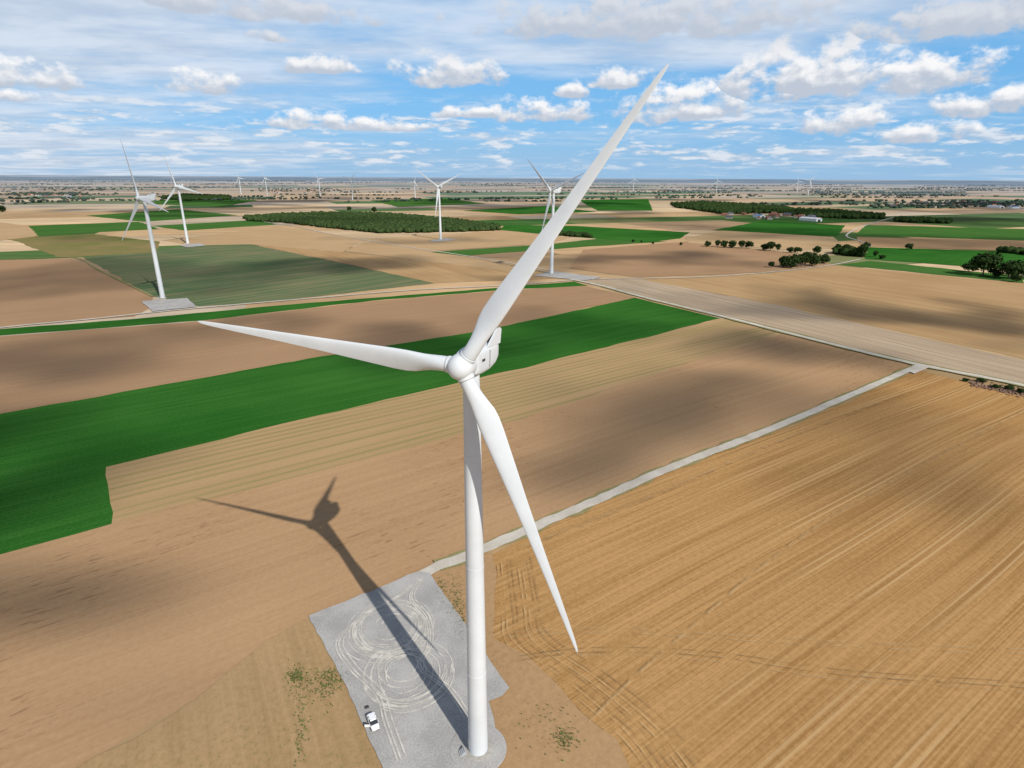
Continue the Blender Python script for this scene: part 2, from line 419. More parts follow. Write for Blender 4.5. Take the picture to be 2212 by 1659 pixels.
def mark_mat(name, col, a0, a1, sc=.35):
    mt, tt, b = matte(name)
    b.inputs['Color'].default_value = (*col, 1)
    g = tt.node('ShaderNodeNewGeometry'); nn = tt.noise(g.outputs['Position'], sc, 3, .6)
    tr = tt.node('ShaderNodeBsdfTransparent'); mx = tt.node('ShaderNodeMixShader')
    tt.l.new(tt.smooth(nn, .3, .7, a0, a1), mx.inputs[0]); tt.l.new(tr.outputs[0], mx.inputs[1]); tt.l.new(b.outputs[0], mx.inputs[2])
    tt.l.new(mx.outputs[0], mt.node_tree.nodes['Material Output'].inputs[0])
    return mt
TYRE = mark_mat("tyre_marks", (.62, .585, .52), .35, .9)
RUT = mark_mat("rut_marks", (.53, .36, .18), .0, .5, .2)
RUTD = mark_mat("rut_marks_dark", (.25, .15, .07), .0, .45, .2)
allV = []; allF = []
def arc(cx, cy, rx, ry, a0, a1, rot, w, z):
    n = 48; base = len(allV)
    for i in range(n+1):
        a = a0+(a1-a0)*i/n
        ex = .2*mnoise.noise(Vector((a*1.5, cx, z*50)))
        for s in (-1, 1):
            X = (rx+ex+s*w/2)*math.cos(a); Y = (ry+ex+s*w/2)*math.sin(a)
            allV.append((cx+X*math.cos(rot)-Y*math.sin(rot), cy+X*math.sin(rot)+Y*math.cos(rot), z))
        if i: k = base+2*i; allF.append((k-2, k-1, k+1, k))
zc = .70
for cc0, r0, cnt in ((G(838, 1362), 10.0, 13), (G(875, 1450), 10.0, 9)):
    for i in range(cnt):
        r = r0*(rng.uniform(.85, 1.06) if rng.random() < .6 else rng.uniform(.4, .85)); a0 = rng.uniform(0, 6.28); L = rng.uniform(1.6, 5.6)
        ox, oy = cc0[0]+rng.uniform(-1.4, 1.4), cc0[1]+rng.uniform(-1.4, 1.4); rr = rng.uniform(.88, 1.08); ro = rng.uniform(0, 3)
        zc += .004; arc(ox, oy, r, r*rr, a0, a0+L, ro, .3, zc)
        zc += .004; arc(ox, oy, r-1.6, r*rr-1.6, a0, a0+L, ro, .3, zc)
mesh_obj("tyre_tracks", allV, allF, TYRE)
for off in (-1.1, -.2, .9, 1.5, 0.4, -1.7):
    zc += .004
    pl = [(898,1262),(882,1300),(915,1345),(920,1400),(900,1450),(960,1500),(1000,1560)] if off > 0 else [(915,1252),(870,1290),(800,1330),(745,1385),(770,1440),(830,1500),(850,1560),(880,1640)]
    P = [G(*p) for p in pl]; P = [(p[0]+off, p[1]+off*.6) for p in P]
    ribbon("tyre_tracks", P, .36, TYRE, zc, world=True)
# wheel ruts in the harvested field
zr = .60
for pl, n_ in [([(1075,1225),(1085,1330),(1100,1400),(1220,1490),(1345,1600),(1420,1700)], 4), ([(1075,1440),(1250,1420),(1500,1428),(1800,1470),(2212,1500),(2500,1540)], 2),
               ([(1090,1380),(1300,1370),(1560,1385),(1900,1405),(2300,1420)], 1), ([(1250,1590),(1450,1400),(1800,1120),(2212,890)], 1), ([(1120,1190),(1350,1100),(1700,950),(1960,850)], 2)]:
    for k in range(n_):
        P = [G(*p) for p in pl]
        for o2 in (0, 1.9):
            zr += .004; Q = [(p[0]+k*2.9+o2*.55, p[1]+(k*1.1+o2)*.8) for p in P]
            ribbon("wheel_ruts", Q, .4, RUT if (k % 2 == 0) else RUTD, zr, world=True, n=14)

# ------------------------------------------------------------------ turbines
WHITE = simple("turbine_white_paint", (.60,.63,.65), .4, var=.09, spec=.4, vs=.15)
CONC = simple("concrete", (.38,.36,.32), .9, var=.25, vs=1.5)
DARK = simple("dark_grille", (.03,.032,.035), .6)
GREYM = simple("grey_metal", (.35,.36,.37), .5)
def lathe(prof, n=48):
    V = []; Fc = []
    for (r, h) in prof:
        for i in range(n):
            a = 2*math.pi*i/n; V.append((r*math.cos(a), r*math.sin(a), h))
    for j in range(len(prof)-1):
        for i in range(n):
            Fc.append((j*n+i, j*n+(i+1) % n, (j+1)*n+(i+1) % n, (j+1)*n+i))
    Fc.append(tuple(range((len(prof)-1)*n, len(prof)*n)))
    return V, Fc
HH = 80.4; OH = 3.8; TILT = .087
def mk(name, V, Fc, mats, smooth=True, ang=None):
    me = bpy.data.meshes.new(name); me.from_pydata([tuple(map(float, v)) for v in V], [], Fc)
    for mm in (mats if isinstance(mats, list) else [mats]): me.materials.append(mm)
    me.update()
    if smooth:
        me.polygons.foreach_set('use_smooth', [True]*len(me.polygons))
        try: me.set_sharp_from_angle(angle=math.radians(ang or 35))
        except Exception: pass
    return me
prof = [(1.95, .0), (1.95, .5)]
zt = HH-2.0
for i in range(0, 41):
    f = i/40; h = .5+(zt-.5)*f; r = 1.92-.62*f
    prof.append((r, h))
    if i in (10, 22, 33): prof += [(r+.035, h+.02), (r+.035, h+.16), (r-.003, h+.18)]
V, Fc = lathe(prof, 64); TOWER = mk("tower", V, Fc, WHITE)
V, Fc = lathe([(2.9, -.1), (2.9, .78), (2.6, .92), (1.9, .93)], 64); PLINTH = mk("plinth", V, Fc, CONC)
def blade_mesh():
    R = 46.6; n = 28; V = []; Fc = []
    st = [0.9, 1.6, 2.4, 3.4, 4.6, 6, 7.5, 9, 11, 13, 16, 19, 22, 26, 30, 34, 38, 41, 43.5, 45, 45.9, 46.4, 46.6]
    ch = {0.9: 2.3, 2.4: 2.3, 4.6: 2.65, 7.5: 3.3, 9: 3.45, 11: 3.4, 16: 2.9, 22: 2.3, 30: 1.65, 38: 1.12, 43.5: .74, 45: .58, 45.9: .42, 46.4: .24, 46.6: .06}
    ks = sorted(ch)
    for s in st:
        c = float(np.interp(s, ks, [ch[k] for k in ks])); bl = min(1, max(0, (s-2.2)/6.0)); bl = bl*bl*(3-2*bl)
        tk = float(np.interp(s, [0, 9, 16, 30, 46.6], [.5, .34, .25, .19, .15]))
        tw = math.radians(float(np.interp(s, [0, 6, 12, 22, 34, 46.6], [13, 12, 8.5, 4, 1.2, -.5])+2))
        pb = .0 + 1.1*(s/R)**2.2
        for i in range(n):
            a = 2*math.pi*i/n
            xc = .5*(1+math.cos(a))
            yt = 5*tk*(.2969*math.sqrt(max(xc, 0))-.126*xc-.3516*xc**2+.2843*xc**3-.1015*xc**4)
            ya = yt if math.sin(a) >= 0 else -yt*.8
            if math.sin(a) == 0: ya = 0
            ax, ay = (xc-.32)*c, -ya*c
            d = min(c, 2.3); cx_, cy_ = .5*d*math.cos(a), -.5*d*math.sin(a)
            X = cx_*(1-bl)+ax*bl; Y = cy_*(1-bl)+ay*bl
            V.append((X*math.cos(tw)+Y*math.sin(tw), -X*math.sin(tw)+Y*math.cos(tw)+pb, s))
    for j in range(len(st)-1):
        for i in range(n): Fc.append((j*n+i, (j+1)*n+i, (j+1)*n+(i+1) % n, j*n+(i+1) % n))
    Fc.append(tuple(range((len(st)-1)*n, len(st)*n))); Fc.append(tuple(reversed(range(n))))
    return mk("blade", V, Fc, WHITE, ang=60)
BLADE = blade_mesh()
sp = [(1.55, -1.75), (1.85, -1.7), (1.95, -1.0), (1.98, 0), (1.93, .6), (1.78, 1.15), (1.5, 1.65), (1.1, 2.0), (.6, 2.2), (.25, 2.27), (.02, 2.28)]
V, Fc = lathe(sp, 48); V = [(v[0], -v[2], v[1]) for v in V]; SPIN = mk("hub", V, [tuple(reversed(f)) for f in Fc], WHITE, ang=50)
V, Fc = lathe([(1.28, .8), (1.28, 2.05), (1.2, 2.12), (1.1, 2.12)], 40); COLLAR = mk("blade_collar", V, Fc, WHITE)
V, Fc = lathe([(1.19, .8), (1.19, 2.22)], 40); GAPR = mk("blade_seal", V, Fc, GREYM)
secs = [(-.1, 1.5, 1.6, -1.5), (.15, 1.72, 1.8, -1.7), (1.2, 1.85, 2.0, -1.95), (3, 1.9, 2.15, -2.05), (6, 1.9, 2.2, -2.05), (8.4, 1.86, 2.15, -1.6), (9.8, 1.72, 1.95, -.9), (10.5, 1.45, 1.7, -.5), (10.8, 1.0, 1.3, -.1)]
V = []; Fc = []; n = 40
for (yy, hw, tp, bt) in secs:
    cz = (tp+bt)/2; hz = (tp-bt)/2
    for i in range(n):
        a = 2*math.pi*i/n; c_, s_ = math.cos(a), math.sin(a); e = .42
        V.append((hw*math.copysign(abs(c_)**e, c_), yy, cz+hz*math.copysign(abs(s_)**e, s_)))
for j in range(len(secs)-1):
    for i in range(n): Fc.append((j*n+i, j*n+(i+1) % n, (j+1)*n+(i+1) % n, (j+1)*n+i))
Fc.append(tuple(reversed(range(n)))); Fc.append(tuple(range((len(secs)-1)*n, len(secs)*n)))
Fc = [tuple(reversed(f)) for f in Fc]
NAC = mk("nacelle", V, Fc, WHITE, ang=40)
def box(x0, x1, y0, y1, z0, z1, taper=0):
    V = [(x0, y0, z0), (x1, y0, z0), (x1, y1, z0), (x0, y1, z0), (x0+taper, y0+taper, z1), (x1-taper, y0+taper, z1), (x1-taper, y1-taper, z1), (x0+taper, y1-taper, z1)]
    return V, [(3, 2, 1, 0), (4, 5, 6, 7), (0, 1, 5, 4), (1, 2, 6, 5), (2, 3, 7, 6), (3, 0, 4, 7)]
def boxes(bl):
    V = []; Fc = []
    for bb in bl:
        v, f = box(*bb); o_ = len(V); V += v; Fc += [tuple(i+o_ for i in ff) for ff in f]
    return V, Fc
V = []; Fc = []
for x0, x1 in ((-1.82, -1.5), (1.5, 1.82)):
    o_ = len(V); yz = [(4.6, 1.9), (10.3, 1.7), (10.7, 3.9), (10.2, 4.25), (8.7, 4.25)]
    V += [(x0, a, b_) for a, b_ in yz]+[(x1, a, b_) for a, b_ in yz]
    Fc += [tuple(o_+i for i in (0, 1, 2, 3, 4)), tuple(o_+5+i for i in (4, 3, 2, 1, 0))]+[(o_+i, o_+5+i, o_+5+(i+1) % 5, o_+(i+1) % 5) for i in range(5)]
v, f = box(-1.5, 1.5, 9.6, 9.9, 3.6, 4.1); o_ = len(V); V += v; Fc += [tuple(i+o_ for i in ff) for ff in f]
ROOF = mk("roof_fairing", V, Fc, WHITE, smooth=False)
V, Fc = boxes([(-1.49, 1.49, 7.6, 9.5, 2.0, 3.5, .1), (-.8, .8, 2.6, 4.4, 2.12, 2.26, .05), (1.86, 1.93, 5.2, 5.35, -1.2, 1.4, 0), (-1.93, -1.86, 5.2, 5.35, -1.2, 1.4, 0), (1.86, 1.92, 2.0, 3.2, .1, .5, 0)])
GRIL = mk("vents", V, Fc, DARK, smooth=False)
V, Fc = boxes([(-.05, .05, 8.9, 9.0, 3.2, 5.4, 0), (-.6, .6, 8.92, 8.98, 5.0, 5.08, 0), (.5, .62, 8.88, 9.02, 5.08, 5.4, 0), (-.62, -.5, 8.88, 9.02, 5.08, 5.4, 0)])
MAST = mk("wind_mast", V, Fc, GREYM, smooth=False)
V, Fc = boxes([(-.45, .45, -1.97, -1.88, 1.9, 3.9, 0)]); DOOR = mk("door", V, Fc, GREYM, smooth=False)
V, Fc = boxes([(-.6, .6, -2.9-.3*i, -2.6-.3*i, 0, 1.7-.24*i, 0) for i in range(7)]); STEPS = mk("steps", V, Fc, GREYM, smooth=False)
def turbine(base, yaw, phase, s=1.):
    e = empty("wind_turbine", (base[0], base[1], 0), yaw, s)
    obj("tower", TOWER, parent=e); obj("plinth", PLINTH, parent=e)
    obj("door", DOOR, parent=e, rz=-.9); obj("steps", STEPS, parent=e, rz=-.9)
    tm_ = Matrix.Translation((0, 0, HH)) @ Matrix.Rotation(-TILT, 4, 'X')
    for nm, me in (("nacelle", NAC), ("roof_fairing", ROOF), ("vents", GRIL), ("wind_mast", MAST)):
        o_ = obj(nm, me, parent=e); o_.matrix_local = tm_ @ Matrix.Translation((0, -2.1, 0))
    hub = tm_ @ Matrix.Translation((0, -OH, 0))
    o_ = obj("hub", SPIN, parent=e); o_.matrix_local = hub
    n = Vector((0, -1, 0)); r = Vector((1, 0, 0)); u = Vector((0, 0, 1)); cone = .018
    for k in range(3):
        a = phase+k*2*math.pi/3
        d0 = r*math.cos(a)+u*math.sin(a); tv = -r*math.sin(a)+u*math.cos(a)
        d = d0*math.cos(cone)+n*math.sin(cone); nn_ = n*math.cos(cone)-d0*math.sin(cone)
        mm = Matrix.Identity(4)
        for i in range(3): mm[i][0] = tv[i]; mm[i][1] = nn_[i]; mm[i][2] = d[i]
        for nm, me in (("blade_%d" % (k+1), BLADE), ("blade_collar_%d" % (k+1), COLLAR), ("blade_seal_%d" % (k+1), GAPR)):
            o_ = obj(nm, me, parent=e); o_.matrix_local = hub @ mm
    return e
mb = G(1033, 1622)
turbine(mb, -.3193, .9757)
V, Fc = lathe([(5.6, .0), (5.5, .05)], 64)
disc = mk("gravel_pad", [(v[0], v[1], v[2]+.70) for v in V], Fc, PADM, smooth=False); obj("gravel_pad", disc, (mb[0], mb[1], 0.0))
turbine(G(352, 645), -.573, 1.891, 1.093)
turbine(G(406, 527), -.238, 1.875, 1.119)
turbine(G(952, 518), -.33, 2.537, 1.121)
turbine(G(1191, 592), -.864, 2.445, 1.151)
for (bx, by, hy, ph) in [(521,420,385,2.0),(578,426,386,1.85),(692,425,387,2.2),(762,432,387,.75),(897,428,393,1.2),(1368,414,388,1.7),(1547,417,391,1.8),(1721,417,392,1.9),(1745,423,390,.8)]:
    b0 = G(bx, by)
    lo, hi = .6, 2.
    for _ in range(30):
        mid = (lo+hi)/2
        if proj((b0[0], b0[1], HH*mid))[1] > hy: lo = mid
        else: hi = mid
    turbine(b0, -.32, ph, lo)

# ------------------------------------------------------------------ vegetation
def leaf_mat(name, dark, light, sc=.3):
    mt, t, b = matte(name)
    g = t.node('ShaderNodeNewGeometry')
    nz = t.noise(g.outputs['Position'], sc, 3, .7, dim='3D')
    t.l.new(t.mix(t.smooth(nz, .3, .7), dark, light), b.inputs['Color'])
    return mt
LEAF = leaf_mat("foliage", (.014,.030,.010), (.04,.066,.02))
LEAF2 = leaf_mat("woodland_foliage", (.018,.038,.013), (.06,.09,.03), .12)
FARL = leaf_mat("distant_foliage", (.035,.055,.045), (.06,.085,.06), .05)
FARL2 = leaf_mat("hazy_foliage", (.09,.12,.13), (.12,.15,.16), .05)  # bluish aerial haze put into the foliage colour of the farthest trees
BARK = simple("bark", (.09,.07,.05), .9)
def tree_mesh(seed, Ht=11., W=9., nl=1500):
    r = random.Random(seed); V = []; Fc = []; MI = []
    def tube(p0, p1, r0, r1, n=7):
        p0 = Vector(p0); p1 = Vector(p1); d = (p1-p0).normalized(); a = d.orthogonal().normalized(); b_ = d.cross(a); o_ = len(V)
        for p, rr in ((p0, r0), (p1, r1)):
            for i in range(n):
                q = 2*math.pi*i/n; V.append(tuple(p+(a*math.cos(q)+b_*math.sin(q))*rr))
        for i in range(n): Fc.append((o_+i, o_+(i+1) % n, o_+n+(i+1) % n, o_+n+i)); MI.append(1)
    tube((0, 0, -.3), (0, 0, Ht*.45), .35, .22)
    lobes = []
    for i in range(14):
        a = r.uniform(0, 6.28); q = r.uniform(.05, .8); zc_ = r.uniform(.26, .86)
        fall = math.sqrt(max(.05, 1-((zc_-.5)/.52)**2))
        c = Vector((math.cos(a)*q*W/2*fall, math.sin(a)*q*W/2*fall, Ht*zc_)); lobes.append((c, r.uniform(.18, .29)*W))
    for c, rr in lobes[:9]: tube((0, 0, Ht*r.uniform(.2, .42)), c, .14, .04, 5)
    for i in range(nl):
        c, rr = r.choice(lobes)
        d = Vector((r.gauss(0, 1), r.gauss(0, 1), r.gauss(0, .85))).normalized()
        p = c+d*rr*r.uniform(.7, 1.08)
        if p.z < Ht*.1: continue
        nrm = (d+Vector((r.gauss(0, .5), r.gauss(0, .5), r.gauss(0, .5)))).normalized()
        a = nrm.orthogonal().normalized(); b_ = nrm.cross(a); s = r.uniform(.3, .62); ang = r.uniform(0, 3.1)
        a2 = a*math.cos(ang)+b_*math.sin(ang); b2 = nrm.cross(a2); o_ = len(V)
        for sx, sy in ((-1, -.7), (.9, -1), (1, .8), (-.8, 1)): V.append(tuple(p+a2*s*sx+b2*s*sy))
        Fc.append((o_, o_+1, o_+2, o_+3)); MI.append(0)
    return np_mesh("tree", V, Fc, 4, [LEAF, BARK], midx=MI)
TREES = [tree_mesh(1, 11, 11), tree_mesh(2, 12, 10), tree_mesh(3, 10, 11), tree_mesh(4, 13, 9)]
def tree_at(px, py, hpx=None, s=None, v=None, sx=1., nm="tree"):
    x_, y_ = G(px, py)
    lo, hi = .2, 40.
    for _ in range(25):
        mid = (lo+hi)/2
        if proj((x_, y_, mid))[1] > py-hpx: lo = mid
        else: hi = mid
    s = lo/11.
    obj(nm, TREES[rng.randrange(4)], (x_, y_, 0), rng.uniform(0, 6), (s*sx, s*sx, s))
for (px, py, hp, sx) in [(1527,533,13,1.1),(1549,534,13,1.2),(1563,535,15,1.1),(1582,536,16,1.2),(1602,537,15,1.3),(1617,537,16,1.1),(1650,541,15,1.2),(1663,543,18,1.3),(1680,543,14,1.1),(1708,546,13,1.2),(1722,547,13,1.3),
     (1765,547,15,1.2),(1665,578,13,1),(1691,578,26,1.1),(1706,579,26,1.1),(1722,578,29,1),(1738,577,28,1.1),(1754,575,29,1),(1779,570,22,1.1),(1807,548,18,1.1),(1825,551,20,1.1),(1845,554,20,1.1),(1863,556,25,1.1),(1869,538,16,1),
     (2122,596,50,1.1),(2178,603,40,1.3),(2092,588,20,1.5),(2150,598,16,1.4),(1962,540,14,1.1),(1890,556,12,1.2),(2200,548,14,1.6),(2165,546,10,1.4),(1470,530,7,1),(1410,528,6,1),(1367,523,6,1.2),(1385,525,5,1.2),
     (755,456,10,1),(808,459,12,1),(1065,492,12,1),(988,482,11,1),(5,458,14,1.4),(2260,600,30,1.1),(2300,560,20,1.3),(1905,560,9,1.6),(2195,610,14,2.),(2210,600,24,1.3)]:
    tree_at(px, py, hp, sx=sx)
for (px, py, hp, sx) in [(2085,824,7,1.8),(2120,826,9,1.9),(2150,838,8,2.),(2178,842,10,1.8),(2205,850,9,2.),(2240,856,10,1.8)]:
    tree_at(px, py, hp, sx=sx, nm="shrub")

def ico(sub, seed, jit=.22):
    bm = bmesh.new(); bmesh.ops.create_icosphere(bm, subdivisions=sub, radius=1)
    V = []
    for v in bm.verts:
        nn_ = mnoise.noise(v.co*1.7+Vector((seed*3.1, 0, 0)))*.5+mnoise.noise(v.co*4.2+Vector((seed*1.7, 5, 0)))*.35
        V.append(v.co*(1+nn_+jit*rng.uniform(-.5, .5)))
    Fc = [[v.index for v in f.verts] for f in bm.faces]; bm.free()
    return np.array([tuple(v) for v in V]), np.array(Fc)
def mass(name, pts, ico_list, mat, hmin, hmax, wf=.5):
    Vs = []; Fs = []; o_ = 0
    for (x_, y_) in pts:
        V0, F0 = ico_list[rng.randrange(len(ico_list))]
        h = rng.uniform(hmin, hmax); w = h*wf*rng.uniform(.8, 1.25); a = rng.uniform(0, 6.28); c_, s_ = math.cos(a), math.sin(a)
        X = (V0[:, 0]*c_-V0[:, 1]*s_)*w+x_; Y = (V0[:, 0]*s_+V0[:, 1]*c_)*w+y_; Z = V0[:, 2]*h*.5+h*.5
        Vs.append(np.stack([X, Y, np.maximum(Z, -.2)], 1)); Fs.append(F0+o_); o_ += len(V0)
    me = np_mesh(name, np.vstack(Vs), np.vstack(Fs), 3, mat); return obj(name, me)
def inpoly(p, P):
    c = False; j = len(P)-1
    for i in range(len(P)):
        if (P[i][1] > p[1]) != (P[j][1] > p[1]) and p[0] < (P[j][0]-P[i][0])*(p[1]-P[i][1])/(P[j][1]-P[i][1])+P[i][0]: c = not c
        j = i
    return c
def scatter(pts, spacing):
    P = [G(*p) for p in pts]; xs = [p[0] for p in P]; ys = [p[1] for p in P]; out = []
    x_ = min(xs)
    while x_ < max(xs):
        y_ = min(ys)
        while y_ < max(ys):
            q = (x_+rng.uniform(-.9, .9)*spacing, y_+rng.uniform(-.9, .9)*spacing)
            if inpoly(q, P): out.append(q)
            y_ += spacing
        x_ += spacing
    return out
I2 = [ico(2, i) for i in range(6)]; I1 = [ico(1, i+9, .1) for i in range(5)]
pts = scatter([(530,472),(620,466),(700,463),(830,465),(960,476),(1075,492),(1082,498),(1000,501),(900,503),(820,504),(700,492),(620,482),(538,478)], 7.)
mass("woodland", pts, I2, LEAF2, 7, 10.5, .62)
for pl, sp_, h0, h1 in [([(350,430),(400,424),(495,428),(495,432),(400,434)], 12, 12, 18), ([(1450,443),(1520,440),(1620,446),(1700,452),(1700,461),(1560,463),(1460,449)], 13, 9, 15),
      ([(1700,455),(1800,458),(1910,468),(1905,474),(1790,472),(1700,466)], 14, 8, 14), ([(1205,506),(1270,509),(1278,514),(1210,510)], 6, 5, 9), ([(2150,545),(2212,548),(2400,560),(2400,566),(2212,552)], 9, 8, 12),
      ([(1800,545),(1860,550),(1865,556),(1800,550)], 8, 9, 13), ([(1930,475),(2050,480),(2050,484),(1935,480)], 10, 8, 13)]:
    p_ = scatter(pl, sp_)
    if p_: mass("trees", p_, I2, LEAF, h0, h1, .6)
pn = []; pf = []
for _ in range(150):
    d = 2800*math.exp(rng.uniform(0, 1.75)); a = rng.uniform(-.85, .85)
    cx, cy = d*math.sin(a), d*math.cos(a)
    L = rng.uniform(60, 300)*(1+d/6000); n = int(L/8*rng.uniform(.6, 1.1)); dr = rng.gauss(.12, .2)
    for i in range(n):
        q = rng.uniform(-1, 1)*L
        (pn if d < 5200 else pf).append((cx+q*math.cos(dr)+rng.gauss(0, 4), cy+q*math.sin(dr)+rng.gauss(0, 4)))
for (px, py, hw, n) in [(100,418,130,200),(850,388,130,130),(620,408,60,20),(1200,394,80,30),(1550,404,120,40),(2050,438,170,130),(1450,412,40,20),(700,412,100,30),(1900,420,200,40),(200,408,150,70),(1050,398,80,40),(1000,384,120,50),(1800,440,120,50)]:
    for _ in range(n):
        p = G(px+rng.gauss(0, .5)*hw, py+rng.gauss(0, 1)*1.6+2)
        (pn if p[1] < 5200 else pf).append(p)
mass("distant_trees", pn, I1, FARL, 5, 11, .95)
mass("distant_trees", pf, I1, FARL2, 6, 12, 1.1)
HM = simple("hazy_hill_cover", (.16,.22,.28), .95, var=.25, vs=.0012)  # blue of the air haze is put into the hill colour
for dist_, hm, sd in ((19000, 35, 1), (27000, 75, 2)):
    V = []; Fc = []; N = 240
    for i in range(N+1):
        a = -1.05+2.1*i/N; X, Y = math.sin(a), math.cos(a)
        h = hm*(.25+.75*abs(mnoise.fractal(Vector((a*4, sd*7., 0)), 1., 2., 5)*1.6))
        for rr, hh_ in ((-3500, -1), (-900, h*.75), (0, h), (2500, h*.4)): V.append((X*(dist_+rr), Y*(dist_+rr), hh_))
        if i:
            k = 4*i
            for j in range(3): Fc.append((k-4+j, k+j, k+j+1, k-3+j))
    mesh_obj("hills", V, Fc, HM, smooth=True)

# ------------------------------------------------------------------ houses
def house_mesh(w, l, h, rh, wall, roof, barn=False):
    V, Fc = [], []; MI = []
    def add(v, f, mi):
        o_ = len(V); V.extend(v); Fc.extend([tuple(i+o_ for i in ff) for ff in f]); MI.extend([mi]*len(f))
    x_, y_ = w/2, l/2
    add([(-x_,-y_,0),(x_,-y_,0),(x_,y_,0),(-x_,y_,0),(-x_,-y_,h),(x_,-y_,h),(x_,y_,h),(-x_,y_,h),(0,-y_,h+rh),(0,y_,h+rh)],
        [(0,1,5,8,4),(2,3,7,9,6),(1,2,6,5),(3,0,4,7)], 0)
    e = .4; k = rh/x_
    add([(-x_-e,-y_-e,h-e*k+.05),(-x_-e,y_+e,h-e*k+.05),(0,y_+e,h+rh+.05),(0,-y_-e,h+rh+.05),(x_+e,-y_-e,h-e*k+.05),(x_+e,y_+e,h-e*k+.05),
         (-x_-e,-y_-e,h-e*k+.25),(-x_-e,y_+e,h-e*k+.25),(0,y_+e,h+rh+.28),(0,-y_-e,h+rh+.28),(x_+e,-y_-e,h-e*k+.25),(x_+e,y_+e,h-e*k+.25)],
        [(0,1,2,3),(3,2,5,4),(6,9,8,7),(9,10,11,8),(0,6,7,1),(4,5,11,10)], 1)
    if not barn:
        v, f = box(-.5,.5,y_*.5-.4,y_*.5+.4,h+rh*.5,h+rh+1.1); add(v, f, 0)
        for sx in (-1, 1):
            for q in (-.6, -.15, .3, .7):
                v, f = box(min(sx*x_, sx*(x_+.04)), max(sx*x_, sx*(x_+.04)), y_*q-.5, y_*q+.5, 1., 2.3); add(v, f, 2)
        v, f = box(-.5,.5,-y_-.04,-y_,0,2.1); add(v, f, 2)
    else:
        v, f = box(-x_*.5,x_*.5,-y_-.05,-y_,0,h*.8); add(v, f, 2)
    me = bpy.data.meshes.new("house"); me.from_pydata(V, [], Fc)
    for mm in (wall, roof, DARK): me.materials.append(mm)
    me.polygons.foreach_set('material_index', MI); me.update(); return me
BRK = simple("brick", (.30,.15,.10), .9, var=.2); REND = simple("render_wall", (.55,.50,.43), .9, var=.1)
TILE = simple("roof_tile", (.28,.12,.075), .85, var=.3, vs=.5); SLATE = simple("slate", (.10,.11,.13), .7, var=.2)
SHEETW = simple("sheet_metal_white", (.7,.7,.7), .5); SHEETB = simple("sheet_metal_blue", (.12,.22,.38), .5)
HMs = [house_mesh(8,12,3.2,3.4,BRK,TILE), house_mesh(8,15,3.4,3.2,REND,SLATE), house_mesh(7,10,3.0,3.0,REND,TILE), house_mesh(9,18,4,4,BRK,SLATE)]
BMs = [house_mesh(18,40,6,3,SHEETW,SHEETB,True), house_mesh(22,55,6.5,3,SHEETW,SHEETW,True), house_mesh(14,30,5,4,BRK,TILE,True)]
def ph(px, py, me, nm, s=1.):
    x_, y_ = G(px, py); obj(nm, me, (x_, y_, 0), rng.uniform(0, 3.14), s)
for (x0, x1, y0, y1, n) in [(1560,1780,461,475,24),(1905,2212,436,450,34),(10,190,419,429,18),(1330,1440,411,417,10),(640,720,406,411,8),(560,700,414,418,8),(1020,1100,389,393,6)]:
    for _ in range(n):
        i = rng.randrange(4); ph(rng.uniform(x0, x1), rng.uniform(y0, y1), HMs[i], "brick_house" if i in (0, 3) else "rendered_house", 1.2)
for (px, py, i) in [(1750,477,1),(1640,470,0),(1672,468,2),(2150,449,1),(2190,450,0),(1935,443,2),(2062,446,2),(1735,473,2),(150,427,1)]:
    ph(px, py, BMs[i], "barn", 1.)

# ------------------------------------------------------------------ car
CARW = simple("car_white_paint", (.74,.75,.76), .25, spec=.6); GLASS = simple("car_glass", (.02,.025,.03), .12, spec=.8); TYR = simple("tyre_rubber", (.02,.02,.02), .8)
RED = simple("tail_light", (.4,.02,.02), .4); HL = simple("head_light", (.7,.72,.75), .15)
p1 = np.array(G(800,1552)); p2 = np.array(G(814,1587)); dv = p2-p1
ce = empty("car", ((p1[0]+p2[0])/2, (p1[1]+p2[1])/2, .70), math.atan2(dv[1], dv[0]))
secs = [(-2.05,.70,.45,.80),(-1.95,.82,.32,.92),(-1.4,.87,.25,.98),(-.5,.88,.22,.97),(.5,.88,.22,.95),(1.2,.86,.25,.90),(1.75,.82,.30,.80),(2.02,.70,.38,.66),(2.1,.5,.45,.58)]
V = []; Fc = []; n = 10
for (x_, hw, zl, zh) in secs:
    ring = [(-hw*.92, zl), (-hw, zl+.12), (-hw, zh-.15), (-hw*.93, zh-.03), (-hw*.6, zh+.02), (hw*.6, zh+.02), (hw*.93, zh-.03), (hw, zh-.15), (hw, zl+.12), (hw*.92, zl)]
    V += [(x_, a, b_) for a, b_ in ring]
for j in range(len(secs)-1):
    for i in range(n): Fc.append((j*n+i, (j+1)*n+i, (j+1)*n+(i+1) % n, j*n+(i+1) % n))
Fc += [tuple(range(n)), tuple(reversed(range((len(secs)-1)*n, len(secs)*n)))]
obj("body", mk("body", V, Fc, CARW, ang=30), parent=ce)
def prism(name, low, top, mat):
    V = [(low[0],-low[2],low[3]),(low[1],-low[2],low[3]),(low[1],low[2],low[3]),(low[0],low[2],low[3]),(top[0],-top[2],top[3]),(top[1],-top[2],top[3]),(top[1],top[2],top[3]),(top[0],top[2],top[3])]
    F_ = [(3,2,1,0),(4,5,6,7),(0,1,5,4),(1,2,6,5),(2,3,7,6),(3,0,4,7)]
    me = mk(name, V, F_, mat, smooth=False); o_ = obj(name, me, parent=ce); md = o_.modifiers.new('b', 'BEVEL'); md.width = .05; md.segments = 2; return o_
prism("windows", (-1.95, 1.1, .80, .93), (-1.55, .35, .62, 1.40), GLASS)
prism("roof", (-1.62, .42, .66, 1.36), (-1.5, .3, .60, 1.47), CARW)
